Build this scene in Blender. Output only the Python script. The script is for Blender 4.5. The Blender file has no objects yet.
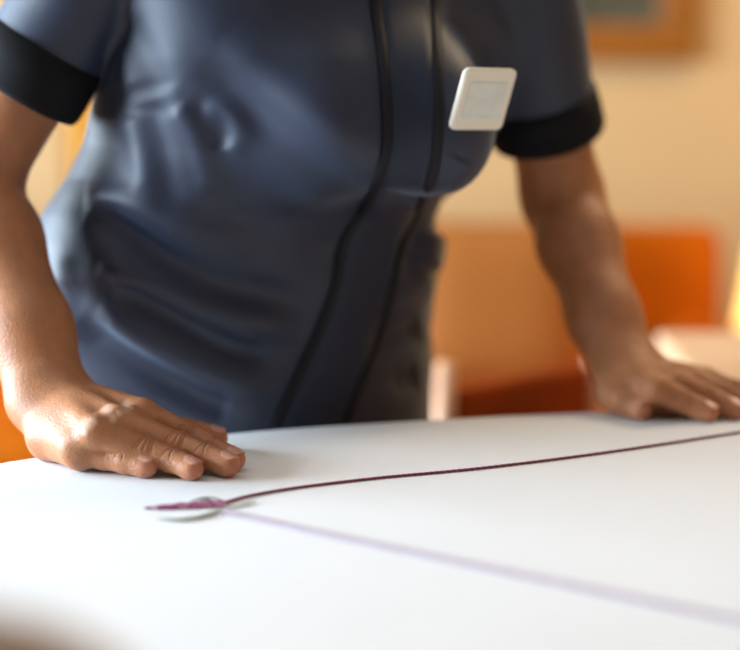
import bpy, bmesh, math, random
import numpy as np
from mathutils import Vector, Matrix
from mathutils.bvhtree import BVHTree

random.seed(4)
rng = np.random.default_rng(4)
C = bpy.context.scene.collection
TZ = 0.78                                   # table height
FPX = 1747.0                                # focal length in pixels at 740 wide
PITCH = math.radians(8.2)
ZC = TZ + 0.327                             # camera height
cp, sp = math.cos(PITCH), math.sin(PITCH)

# ------------------------------------------------------------------ survey helpers
def ray(px, py):
    dx = (px - 370) / FPX; dy = (325 - py) / FPX
    return np.array((dx, cp + dy * sp, -sp + dy * cp))
def at(px, py, t):                          # surveyed point at depth t
    return ray(px, py) * t + np.array((0, 0, ZC))
def J(px, py, h):                           # surveyed point at height h above the table
    d = ray(px, py); return d * ((ZC - TZ - h) / (-d[2])) + np.array((0, 0, ZC))
def proj(P):
    z = P[:, 2] - ZC; t = P[:, 1] * cp - z * sp; u = P[:, 1] * sp + z * cp
    return 370 + FPX * P[:, 0] / t, 325 - FPX * u / t, t
def nrm(v):
    v = np.asarray(v, float); return v / np.linalg.norm(v)

# ------------------------------------------------------------------ object helpers
def tag(o, label=None, cat=None, group=None, kind=None):
    if label: o['label'] = label
    if cat: o['category'] = cat
    if group: o['group'] = group
    if kind: o['kind'] = kind
    return o
def link(name, me, mat=None, parent=None, smooth=True):
    o = bpy.data.objects.new(name, me); C.objects.link(o)
    for m in (mat if isinstance(mat, (list, tuple)) else [mat]):
        if m: me.materials.append(m)
    if smooth: me.polygons.foreach_set('use_smooth', [True] * len(me.polygons))
    if parent:
        o.parent = parent
        o.matrix_parent_inverse = Matrix.Translation(-Vector(parent_world(parent)))
    return o
def parent_world(p):
    v = Vector(p.location)
    while p.parent: p = p.parent
    return v if p.parent is None and p.type == 'EMPTY' else Vector(p.location)
def empty(name, loc):
    o = bpy.data.objects.new(name, None); C.objects.link(o); o.location = loc
    o.empty_display_size = .1; return o
def from_bm(name, bm, mat, parent=None, smooth=True):
    bmesh.ops.recalc_face_normals(bm, faces=bm.faces)
    me = bpy.data.meshes.new(name); bm.to_mesh(me); bm.free()
    return link(name, me, mat, parent, smooth)
def box(bm, c, s, rotz=0, bevel=0, seg=2, M=None):
    r = bmesh.ops.create_cube(bm, size=1)
    vs = r['verts']
    bmesh.ops.scale(bm, vec=s, verts=vs)
    if bevel:
        es = list({e for v in vs for e in v.link_edges})
        rr = bmesh.ops.bevel(bm, geom=es, offset=bevel, segments=seg, profile=.6, affect='EDGES')
        vs = list({v for f in rr['faces'] for v in f.verts} | {v for v in vs if v.is_valid})
    X = Matrix.Translation(c) @ (M if M is not None else Matrix.Rotation(rotz, 4, 'Z'))
    bmesh.ops.transform(bm, matrix=X, verts=vs)
def tube(bm, pts, rad, n=8, flat=1.0, ups=None):
    pts = [np.asarray(p, float) for p in pts]; rings = []
    for i, p in enumerate(pts):
        a = nrm(pts[min(i + 1, len(pts) - 1)] - pts[max(i - 1, 0)])
        up = np.array((0, 0, 1.)) if ups is None else np.asarray(ups[i])
        if abs(a @ up) > .95: up = np.array((1., 0, 0))
        w = nrm(np.cross(a, up)); u = np.cross(w, a)
        r = rad[i] if hasattr(rad, '__len__') else rad
        rings.append([bm.verts.new(p + r * (math.cos(k * 2 * math.pi / n) * w + flat * math.sin(k * 2 * math.pi / n) * u)) for k in range(n)])
    for A, B in zip(rings, rings[1:]):
        for k in range(n): bm.faces.new((A[k], A[(k + 1) % n], B[(k + 1) % n], B[k]))
    bm.faces.new(rings[0][::-1]); bm.faces.new(rings[-1])
def lathe(bm, prof, c, n=32):
    rings = []
    for r, z in prof:
        rings.append([bm.verts.new((c[0] + r * math.cos(k * 2 * math.pi / n), c[1] + r * math.sin(k * 2 * math.pi / n), c[2] + z)) for k in range(n)])
    for A, B in zip(rings, rings[1:]):
        for k in range(n): bm.faces.new((A[k], A[(k + 1) % n], B[(k + 1) % n], B[k]))
    if prof[0][0] > 1e-4 and prof[0] != prof[-1]:
        bm.faces.new(rings[0][::-1]); bm.faces.new(rings[-1])
def spline(P, n, closed=False):
    P = [np.asarray(p, float) for p in P]; m = len(P); out = []
    for i in range(m if closed else m - 1):
        p = [P[(i + k) % m] if closed else P[min(max(i + k, 0), m - 1)] for k in (-1, 0, 1, 2)]
        for j in range(n):
            t = j / n
            out.append(.5 * (2 * p[1] + (p[2] - p[0]) * t + (2 * p[0] - 5 * p[1] + 4 * p[2] - p[3]) * t * t + (3 * p[1] - p[0] - 3 * p[2] + p[3]) * t ** 3))
    if not closed: out.append(P[-1])
    return out

# ------------------------------------------------------------------ materials
def lin(c): return tuple((x / 12.92 if x <= .04045 else ((x + .055) / 1.055) ** 2.4) for x in c)
def material(name, col, rough=.5, spec=.5, noise=None, bump=None, sheen=0, sss=0, attr=None, metal=0, coat=0):
    m = bpy.data.materials.new(name); m.use_nodes = True
    nt = m.node_tree; b = nt.nodes['Principled BSDF']; N = nt.nodes.new; Lk = nt.links.new
    b.inputs['Base Color'].default_value = (*col, 1); b.inputs['Roughness'].default_value = rough
    b.inputs['Specular IOR Level'].default_value = spec; b.inputs['Metallic'].default_value = metal
    b.inputs['Coat Weight'].default_value = coat
    if sheen:
        b.inputs['Sheen Weight'].default_value = sheen; b.inputs['Sheen Roughness'].default_value = .35; b.inputs['Sheen Tint'].default_value = (.65, .84, 1, 1)
    if sss:
        b.inputs['Subsurface Weight'].default_value = sss
        b.inputs['Subsurface Radius'].default_value = (1, .35, .2); b.inputs['Subsurface Scale'].default_value = .004
    tc = N('ShaderNodeTexCoord')
    src = None
    if attr:
        a = N('ShaderNodeAttribute'); a.attribute_name = attr; src = a.outputs['Color']; Lk(src, b.inputs['Base Color'])
    if noise:
        sc, amt = noise
        n = N('ShaderNodeTexNoise'); n.inputs['Scale'].default_value = sc; n.inputs['Detail'].default_value = 5
        Lk(tc.outputs['Object'], n.inputs['Vector'])
        mp = N('ShaderNodeMapRange'); mp.inputs['To Min'].default_value = 1 - amt; mp.inputs['To Max'].default_value = 1 + amt
        mp.inputs['From Min'].default_value = .3; mp.inputs['From Max'].default_value = .7
        Lk(n.outputs['Fac'], mp.inputs['Value'])
        mx = N('ShaderNodeMix'); mx.data_type = 'RGBA'; mx.blend_type = 'MULTIPLY'; mx.inputs[0].default_value = 1
        if src: Lk(src, mx.inputs[6])
        else: mx.inputs[6].default_value = (*col, 1)
        Lk(mp.outputs['Result'], mx.inputs[7]); Lk(mx.outputs[2], b.inputs['Base Color'])
    if bump:
        sc, st, dist = bump
        n = N('ShaderNodeTexNoise'); n.inputs['Scale'].default_value = sc; n.inputs['Detail'].default_value = 4
        Lk(tc.outputs['Object'], n.inputs['Vector'])
        bp = N('ShaderNodeBump'); bp.inputs['Strength'].default_value = st; bp.inputs['Distance'].default_value = dist
        Lk(n.outputs['Fac'], bp.inputs['Height']); Lk(bp.outputs['Normal'], b.inputs['Normal'])
    return m
def wave_material(name, c1, c2, scale, rough, rot=(0, 0, 0), dist=1.5, bump=.2):
    m = material(name, c1, rough); nt = m.node_tree; N = nt.nodes.new; Lk = nt.links.new; b = nt.nodes['Principled BSDF']
    tc = N('ShaderNodeTexCoord'); mp = N('ShaderNodeMapping'); mp.inputs['Rotation'].default_value = rot
    w = N('ShaderNodeTexWave'); w.inputs['Scale'].default_value = scale; w.inputs['Distortion'].default_value = dist
    r = N('ShaderNodeValToRGB'); r.color_ramp.elements[0].color = (*c1, 1); r.color_ramp.elements[1].color = (*c2, 1)
    bp = N('ShaderNodeBump'); bp.inputs['Strength'].default_value = bump; bp.inputs['Distance'].default_value = .002
    Lk(tc.outputs['Object'], mp.inputs['Vector']); Lk(mp.outputs['Vector'], w.inputs['Vector']); Lk(w.outputs['Fac'], r.inputs['Fac'])
    Lk(r.outputs['Color'], b.inputs['Base Color']); Lk(w.outputs['Fac'], bp.inputs['Height']); Lk(bp.outputs['Normal'], b.inputs['Normal'])
    return m

M = {}
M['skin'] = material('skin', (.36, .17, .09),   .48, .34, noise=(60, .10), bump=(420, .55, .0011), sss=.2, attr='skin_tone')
M['nail'] = material('nail', lin((.80, .58, .50)), .28, .6, sss=.15)
M['tunic'] = material('tunic_cloth', (.0036, .0140, .046), .57, .75, noise=(14, .12), bump=(700, .15, .0006), sheen=.42)
M['placket'] = material('placket_cloth', (.0045, .0140, .042), .58, .5, bump=(700, .15, .0006), sheen=.25)
M['piping'] = material('piping_cloth', (.006, .008, .014), .6, .3)
M['cuff'] = material('cuff_cloth', (.006, .0065, .009), .75, .2, bump=(500, .2, .0005))
M['trousers'] = material('trouser_cloth', (.012, .014, .02), .8, .2, bump=(500, .2, .0005))
M['shoe'] = material('shoe_leather', (.01, .01, .01), .4)
M['hair'] = wave_material('hair', (.012, .008, .006), (.03, .018, .012), 60, .4, dist=3)
M['badge'] = material('badge_plastic', lin((.98, .96, .90)), .35, .5)
M['badge_panel'] = material('badge_panel', lin((.92, .94, .92)), .3, .5, noise=(90, .06))
M['cloth'] = material('white_cloth', (.80, .80, .80), .75, .25, noise=(6, .012), bump=(1400, .12, .0004), sheen=.1)
M['stitch_red'] = material('thread_red', (.20, .035, .075), .65, .3, noise=(700, .55), bump=(900, .6, .001))
M['stitch_mauve'] = material('thread_mauve', (.58, .49, .57), .65, .3, noise=(500, .3), bump=(900, .6, .001))
M['stitch_magenta'] = material('thread_magenta', (.28, .045, .16), .6, .3, noise=(500, .4))
M['stitch_pink'] = material('thread_pink', (.52, .26, .36), .6, .3, noise=(500, .2))
M['stitch_leaf'] = material('thread_leaf', (.36, .37, .30), .65, .3, noise=(400, .25))
M['table_wood'] = wave_material('table_wood', (.22, .10, .045), (.30, .15, .07), 6, .4, rot=(0, .2, .4), dist=5)
M['floor'] = wave_material('floor_wood', (.20, .085, .035), (.26, .12, .05), 4, .4, rot=(0, 0, 1.2), dist=5)
M['wall'] = material('wall_plaster', lin((.80, .66, .47)), .85, .2, noise=(3, .03), bump=(120, .1, .001))
M['ceiling'] = material('ceiling_paint', (.7, .66, .6), .9, .2, bump=(90, .1, .001))
M['trim'] = material('trim_paint', (.75, .70, .62), .5, .4, bump=(50, .05, .001))
M['sofa'] = material('sofa_velvet', (.43, .100, .003), .85, .05, noise=(5, .18), bump=(300, .2, .001))
M['sofa_dark'] = material('sofa_base_fabric', (.33, .06, .01), .8, .2, noise=(6, .2), bump=(300, .2, .001))
M['sofa_weave'] = wave_material('cushion_weave', (.27, .075, .004), (.36, .120, .009), 16, .8, rot=(.4, .9, .5), dist=.6)
M['red_pad'] = material('chair_upholstery', (.28, .045, .004), .8, .08, noise=(8, .2), bump=(300, .2, .001))
M['pale_wood'] = wave_material('pale_wood', (.62, .32, .17), (.70, .40, .24), 9, .4, dist=3)
M['gold'] = wave_material('frame_gilt', (.24, .075, .004), (.33, .11, .008), 30, .4, dist=2)
M['pink_cloth'] = material('pink_table_cloth', lin((.80, .66, .52)), .8, .2, noise=(10, .05), bump=(300, .1, .001))
M['curtain'] = material('curtain_cloth', (.75, .42, .08), .85, .1, noise=(8, .08), bump=(400, .2, .001))
M['metal'] = material('brass', (.6, .4, .15), .3, .5, metal=1, noise=(20, .05))

# ------------------------------------------------------------------ implicit surfaces
def smin(a, b, k):
    h = np.maximum(k - np.abs(a - b), 0) / k
    return np.minimum(a, b) - h * h * k * .25
def cone(P, a, b, r1, r2):
    a = np.asarray(a); ba = np.asarray(b) - a; pa = P - a
    h = np.clip(pa @ ba / (ba @ ba), 0, 1)
    return np.linalg.norm(pa - h[:, None] * ba, axis=1) - (r1 + (r2 - r1) * h)
def chain(P, pts, rad, k=.004):
    d = None
    for i in range(len(pts) - 1):
        e = cone(P, pts[i], pts[i + 1], rad[i], rad[i + 1])
        d = e if d is None else smin(d, e, k)
    return d
def ellip(P, c, r, R=None):
    q = P - np.asarray(c)
    if R is not None: q = q @ np.asarray(R)          # columns of R are the axes
    r = np.asarray(r); k0 = np.linalg.norm(q / r, axis=1); k1 = np.linalg.norm(q / (r * r), axis=1)
    return k0 * (k0 - 1) / np.maximum(k1, 1e-9)

def polygonise(f, lo, hi, h, block=14, lip=1.4, slack=.006):
    lo = np.asarray(lo, float); n = np.ceil((np.asarray(hi) - lo) / h).astype(int) + 1
    V = np.full(n, 1., np.float32)
    bx = [range(0, n[i], block) for i in range(3)]
    starts = np.array([(i, j, k) for i in bx[0] for j in bx[1] for k in bx[2]])
    cen = lo + (starts + block / 2) * h
    dc = np.concatenate([f(c) for c in np.array_split(cen, max(1, len(cen) // 60000))])
    lim = lip * (block / 2 + 1) * h * math.sqrt(3) + slack
    for s, d in zip(starts, dc):
        if d < -lim:
            e = np.minimum(s + block, n); V[s[0]:e[0], s[1]:e[1], s[2]:e[2]] = -1
    act = starts[np.abs(dc) <= lim]
    for i in range(0, len(act), 40):
        ch = act[i:i + 40]; pts = []; shp = []
        for s in ch:
            e = np.minimum(s + block, n)
            g = np.stack(np.meshgrid(*[np.arange(s[q], e[q]) for q in range(3)], indexing='ij'), -1)
            shp.append((s, e, g.shape[:3])); pts.append(g.reshape(-1, 3))
        val = f(lo + np.concatenate(pts) * h); o = 0
        for s, e, q in shp:
            m = q[0] * q[1] * q[2]; V[s[0]:e[0], s[1]:e[1], s[2]:e[2]] = val[o:o + m].reshape(q); o += m
    ins = V < 0
    cnt = sum(ins[a:n[0] - 1 + a, b:n[1] - 1 + b, c:n[2] - 1 + c].astype(np.int8) for a in (0, 1) for b in (0, 1) for c in (0, 1))
    cells = np.argwhere((cnt > 0) & (cnt < 8))
    idx = np.full(n - 1, -1, np.int64); idx[tuple(cells.T)] = np.arange(len(cells))
    acc = np.zeros((len(cells), 3)); num = np.zeros(len(cells))
    cor = [np.array(q) for q in np.ndindex(2, 2, 2)]
    for a in cor:
        for ax in range(3):
            if a[ax]: continue
            b = a.copy(); b[ax] = 1
            va = V[tuple((cells + a).T)]; vb = V[tuple((cells + b).T)]
            m = (va < 0) != (vb < 0); t = np.zeros(len(cells)); t[m] = va[m] / (va[m] - vb[m])
            p = np.repeat(a[None].astype(float), len(cells), 0); p[:, ax] += t
            acc[m] += p[m]; num[m] += 1
    verts = lo + (cells + acc / num[:, None]) * h
    for _ in range(2):                                # settle the vertices on the surface
        d0 = f(verts); e = h * .4
        g = np.stack([f(verts + np.eye(3)[q] * e) - f(verts - np.eye(3)[q] * e) for q in range(3)], 1) / (2 * e)
        g2 = np.maximum((g * g).sum(1), .25)
        verts = verts - np.clip(d0 / g2, -h * .6, h * .6)[:, None] * g
    faces = []
    for ax in range(3):
        sl0 = [slice(None)] * 3; sl1 = [slice(None)] * 3
        sl0[ax] = slice(0, -1); sl1[ax] = slice(1, None)
        a = ins[tuple(sl0)]; b = ins[tuple(sl1)]
        E = np.argwhere(a != b); u, v = (ax + 1) % 3, (ax + 2) % 3
        E = E[(E[:, u] > 0) & (E[:, v] > 0) & (E[:, u] < n[u] - 1) & (E[:, v] < n[v] - 1)]
        fl = a[tuple(E.T)]
        q = []
        for du, dv in ((1, 1), (0, 1), (0, 0), (1, 0)):
            c = E.copy(); c[:, u] -= du; c[:, v] -= dv; q.append(idx[tuple(c.T)])
        Q = np.stack(q, 1); Q[~fl] = Q[~fl][:, ::-1]
        faces.append(Q[(Q >= 0).all(1)])
    return verts, np.concatenate(faces)
def to_mesh(name, v, f):
    me = bpy.data.meshes.new(name)
    me.vertices.add(len(v)); me.vertices.foreach_set('co', np.asarray(v, np.float32).ravel())
    me.loops.add(f.size); me.loops.foreach_set('vertex_index', f.ravel().astype(np.int32))
    me.polygons.add(len(f)); me.polygons.foreach_set('loop_start', np.arange(0, f.size, 4, dtype=np.int32))
    me.update(calc_edges=True); me.validate(); return me

# ================================================================== THE PERSON
PHI = math.radians(40)
FWD = np.array((math.sin(PHI), -math.cos(PHI), 0)); SIDE = np.array((math.cos(PHI), math.sin(PHI), 0)); UP = np.array((0, 0, 1.))
def S(i): return np.array(i)

HR = dict(wrist=(53, 393, .050), ulna=(34, 402, .044),
    little=[(76, 446, .022), (104, 455, .0146), (126, 460.5, .0122), (146, 466.5, .0095)],
    ring=[(95, 432, .036), (145, 451.5, .0195), (172, 460, .0138), (192, 468.5, .0097)],
    middle=[(117, 421, .0415), (177, 446, .0215), (205, 456, .0150), (228, 464.5, .0105)],
    index=[(142, 414, .0410), (190, 437, .0225), (214, 450, .0150), (234, 459, .0100)],
    thumb=[(95, 414, .034), (150, 424, .024), (192, 433, .014), (216, 437.5, .0102)],
    hypo=[(50, 438, .0190), (82, 453, .0150)], fill=[(66, 418, .034), (112, 430, .030)])
HL = dict(wrist=(620, 366, .040), ulna=(634, 365, .040),
    index=[(655, 389, .0310), (681, 400, .0200), (697, 407, .0135), (709, 412, .0096)],
    middle=[(674, 383, .0330), (705, 396, .0205), (722, 404, .0140), (735, 409.5, .0098)],
    ring=[(692, 381, .0300), (724, 395, .0185), (740, 402, .0125), (753, 406, .0094)],
    little=[(706, 381, .0250), (735, 392, .0160), (750, 398, .0115), (762, 402, .0088)],
    thumb=[(614, 392, .0210), (622, 400, .0165), (632, 405, .0130), (641, 409, .0112)],
    hypo=[(638, 396, .0180), (672, 401, .0140)], fill=[(628, 384, .0280), (662, 391, .0240)])
RAD = dict(little=(.0128, .0120, .0108, .0092), ring=(.0125, .0112, .0103, .0094), middle=(.0130, .0118, .0110, .0101),
           index=(.0128, .0112, .0106, .0096), thumb=(.0150, .0125, .0117, .0104))

class Hand:
    def __init__(s, H, elbow, mid, fr):
        s.fr = fr
        s.W = J(*H['wrist']); s.U = J(*H['ulna']); s.E = elbow; s.mid = mid
        s.F = {k: [J(*q) for q in H[k]] for k in RAD}
        s.hypo = [J(*q) for q in H['hypo']]; s.fill = [J(*q) for q in H['fill']]
        s.ax = nrm(s.W - s.E)
        s.frames = {}
        palm_n = nrm(np.cross(s.F['index'][0] - s.W, s.F['little'][0] - s.W))
        if palm_n[2] < 0: palm_n = -palm_n
        s.pn = palm_n
        for k, P in s.F.items():
            fr = []
            for i in range(1, 4):
                a = nrm(P[i] - P[i - 1]); up = UP if k != 'thumb' else nrm(UP + .25 * palm_n)
                u = nrm(up - (up @ a) * a); fr.append((a, u, np.cross(a, u)))
            s.frames[k] = fr
    def forearm(s, P):
        d = chain(P, [s.E, s.E + (s.W - s.E) * .30 + s.mid, s.E + (s.W - s.E) * .72, s.W], s.fr, .02)
        d = smin(d, chain(P, [s.E + (s.W - s.E) * .6, s.U], (.022, .0205), .01), .02)
        return d
    def finger(s, P, k):
        pts, r = s.F[k], RAD[k]
        d = chain(P, pts, r, .0035)
        a, u, w = s.frames[k][2]
        d = smin(d, ellip(P, pts[3] - a * .003 - u * .0016, (.0105, r[3] * .92, r[3] * .86), np.stack((a, w, u), 1)), .003)   # fingertip pad
        if k != 'thumb':                                                              # knuckle over the middle joint
            d = smin(d, ellip(P, pts[1] + s.frames[k][1][1] * .0012, (.0105, r[1] * .98, r[1] * .98), np.stack(s.frames[k][1][:1] + (s.frames[k][1][2], s.frames[k][1][1]), 1)), .003)
        for j, offs, amp in ((1, (-.0046, -.0023, 0, .0023, .0046), .00095), (2, (-.0016, .0010), .0008)):
            a0 = nrm(s.frames[k][j - 1][0] + s.frames[k][j][0]); u0 = s.frames[k][j][1]; w0 = np.cross(a0, u0)
            q = P - pts[j]; ss = q @ a0; uu = q @ u0; ww = q @ w0
            m = np.clip((uu / r[j] - .15) * 2.2, 0, 1) * (np.linalg.norm(q, axis=1) < .02)
            for o in offs:
                d = d + amp * np.exp(-((ss - o - 22 * ww * ww * np.sign(o)) / .00075) ** 2) * m
        return d
    def nail(s, P, k):
        a, u, w = s.frames[k][2]; r = RAD[k][3]; c = s.F[k][3]
        a2 = nrm(a - .13 * u); u2 = nrm(u + .13 * a)
        q = P - c; ss = q @ a2 + .0006; uu = q @ u2; ww = q @ w
        cyl = np.sqrt((uu + .24 * r) ** 2 + ww ** 2) - 1.215 * r
        reg = ((np.abs(ss) / .0068) ** 3 + (np.abs(ww) / (.74 * r)) ** 3) ** (1 / 3.) - 1
        reg = np.maximum(reg * .005, .25 * r - uu)
        return np.maximum(np.maximum(cyl, -(cyl + .0014)), reg), reg
    def palm(s, P):
        d = chain(P, [s.W, s.F['middle'][0]], (.0185, .0118), .004)
        for k, r0 in (('index', .0165), ('ring', .0165), ('little', .0165)):
            st = s.W + (s.U - s.W) * (.45 if k == 'little' else .15 if k == 'ring' else -.2)
            d = smin(d, chain(P, [st, s.F[k][0]], (r0, RAD[k][0] * 1.02), .004), .010)
        for k1, k2 in (('little', 'ring'), ('ring', 'middle'), ('middle', 'index')):      # webs between the fingers
            A, B = s.F[k1], s.F[k2]
            d = smin(d, cone(P, (A[0] + B[0]) / 2, (A[0] * .7 + A[1] * .3 + B[0] * .7 + B[1] * .3) / 2, .0105, .0070), .006)
        d = smin(d, chain(P, s.fill, (.016, .012), .01), .014)
        d = smin(d, chain(P, [s.W, s.F['thumb'][0], s.F['thumb'][1]], (.020, .0175, .0130), .006), .012)
        d = smin(d, chain(P, [s.U, s.hypo[0], s.hypo[1]], (.0195, .0180, .0138), .01), .016)
        return d
    def hand(s, P):
        d = smin(s.palm(P), s.forearm(P), .016)
        fg = None
        for k in RAD:
            e = s.finger(P, k); fg = e if fg is None else smin(fg, e, .0012)
        d = smin(d, fg, .005)
        d = np.maximum(d, TZ + .0004 - P[:, 2])       # rests on the cloth
        return d
    def full(s, P):
        d = s.hand(P)
        for k in RAD:
            d = np.minimum(d, s.nail(P, k)[0])
        return d

ELR = at(-28, 178, 1.62); SHR = at(121, -77, 1.58)
ELL = at(562, 195, 1.85); SHL = at(512, -45, 1.72)
hr = Hand(HR, ELR, np.array((0., 0, 0)), (.038, .040, .036, .0310)); hl = Hand(HL, ELL, np.array((0., 0, 0)), (.0405, .0405, .0345, .0290))

# torso rings: (left px, right px, row, depth, depth ratio)
ROWS = [(215, 400, -112, 1.655, .75), (170, 450, -88, 1.655, .55), (132, 500, -55, 1.66, .52), (118, 505, 0, 1.675, .56), (114, 500, 60, 1.69, .60),
        (111, 492, 95, 1.70, .61), (101, 478, 140, 1.715, .62), (86, 458, 172, 1.725, .62), (63, 436, 205, 1.737, .61), (50, 430, 232, 1.745, .60),
        (43, 432, 260, 1.755, .60), (46, 427, 300, 1.77, .62), (62, 425, 350, 1.785, .64), (82, 425, 400, 1.80, .66), (92, 428, 470, 1.82, .66), (98, 436, 560, 1.84, .66)]
RG = []
for l, r, y, t, q in ROWS:
    q += .10; t += float(np.interp(y, [60, 300], [.02, .04]))
    c = at((l + r) / 2, y, t); W = (r - l) / 2 / FPX * t
    a = W / math.sqrt(math.cos(PHI) ** 2 + (q * math.sin(PHI)) ** 2)
    RG.append((c[2], c[0], c[1], a, a * q))
RG = np.array(RG)[::-1]
_o = np.argsort(RG[:, 0]); RG = RG[_o]
HEM = RG[0, 0]
def loft(P, off=0., cap=True):
    z = np.clip(P[:, 2], RG[0, 0], RG[-1, 0])
    cx, cy, a, b = (np.interp(z, RG[:, 0], RG[:, i]) for i in (1, 2, 3, 4))
    u = (P[:, 0] - cx) * SIDE[0] + (P[:, 1] - cy) * SIDE[1]; v = (P[:, 0] - cx) * FWD[0] + (P[:, 1] - cy) * FWD[1]
    p = 2.35
    k = ((np.abs(u) / a) ** p + (np.abs(v) / b) ** p + 1e-9) ** (1 / p)
    rr = np.sqrt(u * u + v * v + 1e-9)
    d = rr - rr / k
    d = np.where(k < .3, -np.minimum(a, b) * .7, d) + off
    if cap: d = np.maximum(d, np.maximum(P[:, 2] - RG[-1, 0], RG[0, 0] - P[:, 2]))
    return d
BUSTL = at(430, 120, 1.605); BUSTR = at(330, 118, 1.585)
CUF_R = SHR + (ELR - SHR) * .645; AXR = nrm(ELR - SHR)
CUF_L = SHL + (ELL - SHL) * .715; AXL = nrm(ELL - SHL)
def tunic_solid(P, off, planes):
    d = loft(P, off, cap=False)
    d = smin(d, smin(ellip(P, BUSTL, (.062, .062, .07)), ellip(P, BUSTR, (.066, .066, .07)), .05) + off, .06)
    sr = chain(P, [SHR + AXR * .012, CUF_R + AXR * .05], (.058 - off, .0500 - off), .01)
    sl = chain(P, [SHL + AXL * .012, CUF_L + AXL * .05], (.060 - off, .050 - off), .01)
    if planes:
        sr = np.maximum(sr, (P - CUF_R) @ AXR); sl = np.maximum(sl, (P - CUF_L) @ AXL)
    d = smin(d, sr, .012); d = smin(d, sl, .035)
    if planes: d = np.maximum(d, np.maximum(P[:, 2] - RG[-1, 0] - .035, RG[0, 0] - P[:, 2]))
    return d
def tunic_f(P): return np.maximum(tunic_solid(P, 0., True), -tunic_solid(P, .011, False))

# --- head, neck, legs
NB = np.array((np.interp(RG[-1, 0], RG[:, 0], RG[:, 1]), np.interp(RG[-1, 0], RG[:, 0], RG[:, 2]), RG[-1, 0]))
HD = NB + FWD * .085 + UP * .155
hf = nrm(FWD - .55 * UP); hu = nrm(UP + .55 * FWD); hs = SIDE
HRm = np.stack((hs, hf, hu), 1)
def hp(x, y, z): return HD + hs * x + hf * y + hu * z
def head(P):
    d = ellip(P, hp(0, -.01, .03), (.073, .092, .085), HRm)
    d = smin(d, ellip(P, hp(0, .022, -.045), (.056, .062, .068), HRm), .03)
    d = smin(d, cone(P, hp(0, .085, .005), hp(0, .105, -.028), .008, .0125), .012)         # nose
    for sx in (-1, 1):
        d = smin(d, ellip(P, hp(sx * .0735, -.01, -.005), (.009, .018, .030), HRm), .006)  # ears
        e = ellip(P, hp(sx * .031, .090, .006), (.016, .014, .010), HRm)
        d = -smin(-d, e, .012)
        d = smin(d, ellip(P, hp(sx * .031, .068, .004), (.0145, .0145, .0125), HRm), .004)  # lids
    d = smin(d, ellip(P, hp(0, .078, -.062), (.022, .012, .010), HRm), .008)               # lips
    d = d + .0022 * np.exp(-((((P - hp(0, .08, -.062)) @ hu)) / .002) ** 2) * (np.abs((P - HD) @ hs) < .024) * (((P - HD) @ hf) > .05)
    d = smin(d, cone(P, hp(0, -.03, -.05), NB - UP * .05, .052, .056), .03)
    return d
HIP = np.array((np.interp(HEM + .17, RG[:, 0], RG[:, 1]), np.interp(HEM + .17, RG[:, 0], RG[:, 2]), HEM + .17))
LEGS = []
for sx in (-1, 1):
    h0 = HIP + SIDE * sx * .085; an = np.array((h0[0], h0[1], 0)) - FWD * .10 + SIDE * sx * .03 + UP * .085
    kn = (h0 + an) / 2 + FWD * .03
    LEGS.append((h0, kn, an))
def legs(P, g=0.):
    d = None
    for h0, kn, an in LEGS:
        e = chain(P, [h0, kn, kn + (an - kn) * .3, an], (.078 + g, .054 + g, .053 + g, .036 + g * 1.6), .03)
        if not g: e = smin(e, cone(P, an - UP * .045, an - UP * .052 + FWD * .14, .032, .024), .03)
        d = e if d is None else smin(d, e, .02)
    return d
def arms(P):
    d = None
    for H, s0 in ((hr, SHR), (hl, SHL)):
        e = smin(chain(P, [s0 + (H.E - s0) * .10, H.E], (.043, .0415), .02), H.forearm(P), .02)
        d = e if d is None else np.minimum(d, e)
    return d
def body_f(P):
    d = smin(loft(P, .045), arms(P), .02)
    d = smin(d, head(P), .02)
    return smin(d, legs(P), .03)

def skin_tone(v, H=None):
    base = np.array((.42, .178, .080)); col = np.repeat(base[None], len(v), 0)
    def mix(c, w): col[:] = col * (1 - w[:, None]) + np.array(c) * w[:, None]
    for H in (hr, hl):
        near = np.linalg.norm(v - H.F['middle'][1], axis=1) < .2
        for k in RAD:
            P = H.F[k]; a, u, w = H.frames[k][2]
            dd = np.linalg.norm(v - P[3] - a * .004 + u * .002, axis=1)
            mix((.58, .19, .115), .9 * np.exp(-(dd / .0095) ** 2) * near)
            for j in (1, 2):
                dk = np.linalg.norm(v - P[j] - H.frames[k][j][1] * RAD[k][j], axis=1)
                mix((.26, .115, .062), .45 * np.exp(-(dk / .0065) ** 2) * near)
        low = np.clip((TZ + .012 - v[:, 2]) / .010, 0, 1) * near
        mix((.52, .25, .16), .5 * low)                                        # paler palm side
    # paler patches mixed into the skin colour over the near hand's knuckles
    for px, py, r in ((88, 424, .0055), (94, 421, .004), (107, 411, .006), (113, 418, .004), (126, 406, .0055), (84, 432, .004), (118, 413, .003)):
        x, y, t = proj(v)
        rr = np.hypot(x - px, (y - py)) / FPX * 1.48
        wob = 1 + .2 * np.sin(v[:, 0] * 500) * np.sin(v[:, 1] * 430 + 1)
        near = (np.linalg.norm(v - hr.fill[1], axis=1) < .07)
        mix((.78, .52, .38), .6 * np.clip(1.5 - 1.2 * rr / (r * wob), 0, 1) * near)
    return col

person = empty('person', (float(HIP[0]), float(HIP[1]), 0.))
tag(person, 'person in dark navy tunic with white badge leaning both hands on white-covered table', 'person')

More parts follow.
